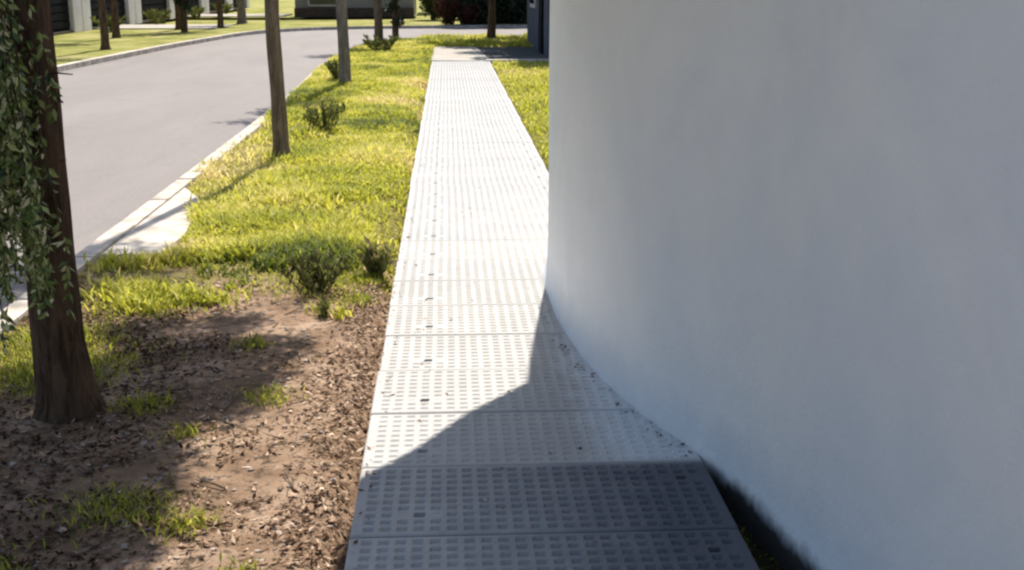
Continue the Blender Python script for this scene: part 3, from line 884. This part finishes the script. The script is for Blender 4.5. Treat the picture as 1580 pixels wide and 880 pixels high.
def street_tree(name, x, y, r, h, lab, grp="slim trees in a row on the near verge", lean=0.0, lm=m_leafy, bmat=m_bark, nl=2600, cr=0.9, ch=None, cz=0):
    pf = []
    ch = ch or h
    for i in range(7):
        an = i * 2.4 + rng.random(); q = cr * 0.6 * (0.3 + 0.7 * rng.random())
        pf.append(((lean * h + math.cos(an) * q, math.sin(an) * q, ch - 0.2 + rng.normal(0, 0.55)), cr * (0.45 + 0.25 * rng.random())))
    return tree(name, (x, y, -0.06), [(0, 0, 0), (lean * .6, .0, .6), (-0.02 + lean, .01, 1.4), (0.02 + lean * 2, 0, 2.4), (lean * 3.5, 0, 3.6), (lean * h, 0, h * .92)],
                [r * 1.18, r, r * .95, r * .9, r * .8, r * .55], pf, nl, 0.11, lab, group=grp, bm_=bmat, lm=lm, wob=0.08)
street_tree("tree", -1.60, 11.75, 0.070, 8.0, "light brown slim trunk, nearest on the verge beside the kerb past the big tree", lean=-0.015, cr=0.75, nl=2200)
street_tree("tree", -1.63, 19.75, 0.088, 5.4, "olive grey slim trunk, second of the row along the verge", lean=-0.01, bmat=m_bark_grey, cr=0.8, nl=2000, ch=4.9)
street_tree("tree", -1.85, 33.9, 0.11, 8.0, "slender trunk with brown top, third of the row at the road bend", lean=0.0, cr=0.9, nl=2000)

def column_bush(name, loc, h, r, n, size, label, lm, cat="tree", z0=0.1, trunk=0.08, tone=(0.45, .25), group=None):
    pf = []
    for i in range(16):
        z = z0 + (h - z0) * (i + 0.5) / 16
        q = r * (0.35 + 0.65 * math.sin(math.pi * min(1, (i + 2) / 17)))
        an = i * 2.4
        pf.append(((math.cos(an) * q * 0.35, math.sin(an) * q * 0.35, z), q * 0.85))
    root = tag(empty(name, loc), label, cat, group)
    join_tubes("trunk", [tube([(0, 0, -0.05), (0.02, 0, h * .25), (0, 0.02, h * .5), (0, 0, h * .85)], [trunk * 1.2, trunk, trunk * .7, trunk * .2], 12, 0.1)], m_bark_dark, root)
    me = crown_mesh([p[0] for p in pf], [p[1] for p in pf], n, size, 0.5, "crown", tone=tone)
    link("crown", me, lm, root)
    return root
column_bush("cypress_tree", (-1.45, 35.3, -0.05), 6.5, 0.36, 7000, 0.10, "narrow dark green leafy column tree standing at the road bend", m_leafd, z0=0.35, tone=(0.8, .3))

# far side of the road: trees
far_trees = [(-8.36, 30.8, 0.09, "thin dark trunk closest to the far kerb at the photo's left"), (-9.1, 42.9, .12, "far verge trunk just left of the round dark green tree"),
             (-7.95, 44.2, .10, "short dark trunk right of the round dark green tree across the road"), (-7.9, 48.5, .16, "pale thick trunk where the far kerb starts to bend"),
             (-7.3, 62.5, .14, "lone dark trunk on the bright lawn beyond the bend"), (-9.7, 37.0, .10, "slim trunk before the first white house pillar")]
for x, y, r, lab in far_trees:
    street_tree("tree", x, y, r, 6.5, lab, "trees on the far verge", bmat=m_bark_grey if r > .13 else m_bark_dark, cr=1.3, nl=1800)
column_bush("tree", (-8.55, 41.0, -0.05), 4.2, 0.42, 6000, 0.12, "round dark green tree with low crown across the road", m_leafd, z0=0.75, trunk=.10, tone=(.8, .3), group=None)
# low hedge plants in front of the houses
for x, y, h, lab in [(-11.0, 41.2, .5, "low olive shrub before the left garage pillar"), (-10.9, 47.6, .55, "olive shrub between the first two garages"), (-10.9, 54.4, .5, "low shrub at the third white pillar"), (-10.9, 61.6, .5, "low shrub at the fourth white pillar")]:
    weed((x, y, -0.05), h, .6, 1100, lab, "shrub", tone=(.55, .2), leaf=.10)["category"] = "shrub"

# right background: shade tree, dark evergreens, russet shrub
shp = []
for sx, sy, h_, q in [(1.5, 26.6, 4.6, 1.0), (1.9, 24.4, 4.4, .7), (2.6, 27.6, 4.8, 1.1), (1.1, 28.6, 4.3, .9), (1.6, 30.2, 4.0, 1.0), (0.6, 30.9, 3.8, .8), (2.4, 31.6, 4.2, 1.1), (-0.1, 32.0, 3.9, .7), (1.4, 32.6, 3.6, 1.0), (2.7, 33.6, 4.2, 1.1), (0.8, 33.4, 4.0, .9), (1.9, 35.4, 4.6, 1.0)]:
    p = Vector((sx, sy, 0)) + SH * h_
    shp.append(((p.x - 1.27, p.y - 35.2, h_), q))
sh = tree("tree", (1.27, 35.2, -0.06), [(0, 0, 0), (0.02, 0, .8), (0, 0, 1.6), (0, 0, 2.6), (0, 0, 3.6)], [.13, .11, .10, .09, .07],
     shp, 22000, .17, "dark shade tree with a thin trunk right of the walkway's end", bm_=m_bark_dark, lm=m_leafd, tone=(.5, .3))
EVG = [(0.95, 47.6, 4.6, 0.95), (1.9, 48.2, 5.2, 1.0), (2.6, 48.0, 4.9, 0.8), (3.6, 48.6, 5.2, .9), (4.8, 48.2, 4.7, .9)]
EL = ["leftmost of the tall dark evergreens behind the russet shrub", "second tall dark evergreen from the left beyond the bend", "third tall dark evergreen from the left beyond the bend", "fourth tall dark evergreen, mostly behind the slate house", "last tall dark evergreen, hidden by the slate house and white wall"]
for (x, y, h, r), lab in zip(EVG, EL):
    column_bush("evergreen_tree", (x, y, -0.05), h, r, 16000, 0.18, lab, m_leafd, z0=0.05, trunk=.12, group="dark evergreens beyond the bend")
column_bush("tree", (-0.55, 53.0, -0.05), 3.6, 0.8, 7000, 0.16, "loose olive tree left of the russet shrub beyond the bend", m_leafy, z0=0.3, trunk=.1, tone=(.1, .2))
weed((0.05, 47.0, -0.05), 0.95, .62, 3200, "dark russet shrub left of the evergreens beyond the bend", "shrub", m_leafr, tone=(.35, .3), leaf=.11)["category"] = "shrub"
weed((0.85, 46.8, -0.05), 0.7, .6, 2600, "low brown shrub at the foot of the leftmost evergreen", "shrub", m_leafr, tone=(.2, .2), leaf=.11)["category"] = "shrub"

# ------------------------------------------------------------------ houses
def townhouse(y0, lab, x=-12.0, w_=7.0):
    """garage house facing +x; its southern pillar starts at y0"""
    r_ = tag(empty("townhouse", (x, y0, -0.05)), lab, "house", "white garage houses across the road")
    boxobj("wall", -8, -0.55, 0.0, w_ - 0.01, 0.0, 6.2, m_whitewash, r_, 0.02)
    boxobj("lintel", -0.55, 0.02, 1.0, w_ - 1.0, 2.5, 3.4, m_whitewash, r_, 0.02)
    for a in (0.0, w_ - 1.0):
        boxobj("pillar", -0.55, 0.04, a + 0.003, a + 0.995, 0.0, 3.4, m_whitewash, r_, 0.03)
    g = boxobj("garage_door", -0.14, -0.10, 1.02, w_ - 1.02, 0.12, 2.47, m_gate, r_, 0.0)
    for k in range(9):
        o = boxobj("slat", -0.097, -0.07, 1.06, w_ - 1.06, 0.2 + k * 0.25, 0.40 + k * 0.25, m_gate, None, 0.004); o.parent = g
    boxobj("sill", -0.066, 0.0, 1.02, w_ - 1.02, 0.0, 0.10, m_brownwood, r_, 0.01)
    for a in (1.2, 4.2):
        f = boxobj("window", -0.60, -0.50, a, a + 1.6, 4.0, 5.3, m_whitewash, r_, 0.01)
        o = boxobj("pane", -0.49, -0.48, a + .1, a + 1.5, 4.1, 5.2, m_glass, None, 0); o.parent = f
    boxobj("roof", -8.2, -0.2, -0.05, w_ + 0.04, 6.2, 6.45, m_roof, r_, 0.02)
    return r_
labs = ["garage house partly hidden by the big foreground trunk", "garage house with the widest dark door, right of the pale pillars", "garage house whose dark door sits left of the round green tree", "garage house right of the round green tree", "farther garage house seen small beyond the far verge trunks", "last small garage house before the bend"]
for i, lb in enumerate(labs):
    townhouse(34.6 + 7.02 * i, lb)
for i in (1, 3):
    y0 = 34.6 + 7.02 * i
    tag(boxobj("garage_drive", -12.0, -8.2 + 0.25 * i, y0 + 1.6, y0 + 5.2, -0.03, 0.012, m_drive, None, 0.004), kind="structure")

# taupe boundary house beyond the bend
def longhouse(x0, x1, y, h, mat, lab, openings):
    r_ = tag(empty("house", (x0, y, -0.05)), lab, "house")
    L = x1 - x0
    boxobj("wall", 0, L, 0.3, 6, 0, h, mat, r_, 0.02)
    boxobj("plinth", -0.02, L + 0.02, 0.12, 0.298, 0, 0.42, m_brownwood, r_, 0.01)
    for (a, b2, z0, z1) in openings:
        f = boxobj("window", a, b2, 0.16, 0.297, z0, z1, m_whitewash, r_, 0.01)
        o = boxobj("pane", a + .08, b2 - .08, 0.13, 0.158, z0 + .08, z1 - .08, m_glass, None, 0); o.parent = f
    boxobj("roof", -0.3, L + 0.3, -0.2, 6.3, h, h + 0.25, m_roof, r_, 0.02)
longhouse(-6.9, -1.5, 57.0, 3.2, m_tan, "low taupe house behind the thin trunks at the bend", [(0.6, 2.0, .5, 1.9), (3.1, 4.4, 1.0, 2.2)])
longhouse(-0.95, 4.8, 66.0, 3.4, m_whitewash, "white house with a dark window left of the evergreens", [(0.0 + .1, 1.0, .55, 1.9), (3, 4.2, .8, 2.0)])
# slate blue house on the right
r_ = tag(empty("house", (2.22, 27.1, -0.05)), "slate blue house corner in shade at the white wall's edge", "house")
boxobj("wall", 0, 9, 0, 7, 0, 4.6, m_bluewall, r_, 0.02)
boxobj("door", -0.05, -0.003, 1.2, 2.2, 0.02, 2.1, m_gate, r_, 0.01)
f = boxobj("window", -0.05, -0.003, 3.6, 5.2, 1.0, 2.2, m_whitewash, r_, 0.01)
o = boxobj("pane", -0.06, -0.052, 3.7, 5.1, 1.1, 2.1, m_glass, None, 0); o.parent = f
boxobj("roof", -0.35, 9.3, -0.3, 7.3, 4.6, 4.85, m_roof, r_, 0.02)

# woods far off closing the view
V = []
n = 26000
an = rng.random(n) * 6.283; rr = 150 + 40 * rng.random(n)
hh = rng.random(n) ** 1.2 * (7 + 4 * np.sin(an * 9) + 3 * np.sin(an * 23))
P = np.stack([np.cos(an) * rr, np.sin(an) * rr, hh], 1)
D = randdirs(n)
tag(link("distant_woods", leafcloud(P, D, side(D), 2.6 + 2 * rng.random(n), 0.8, np.clip(rng.normal(.4, .25, n), 0, 1), "distant_woods"), m_leafy), "far wooded horizon around the neighbourhood", "woods", kind="stuff")
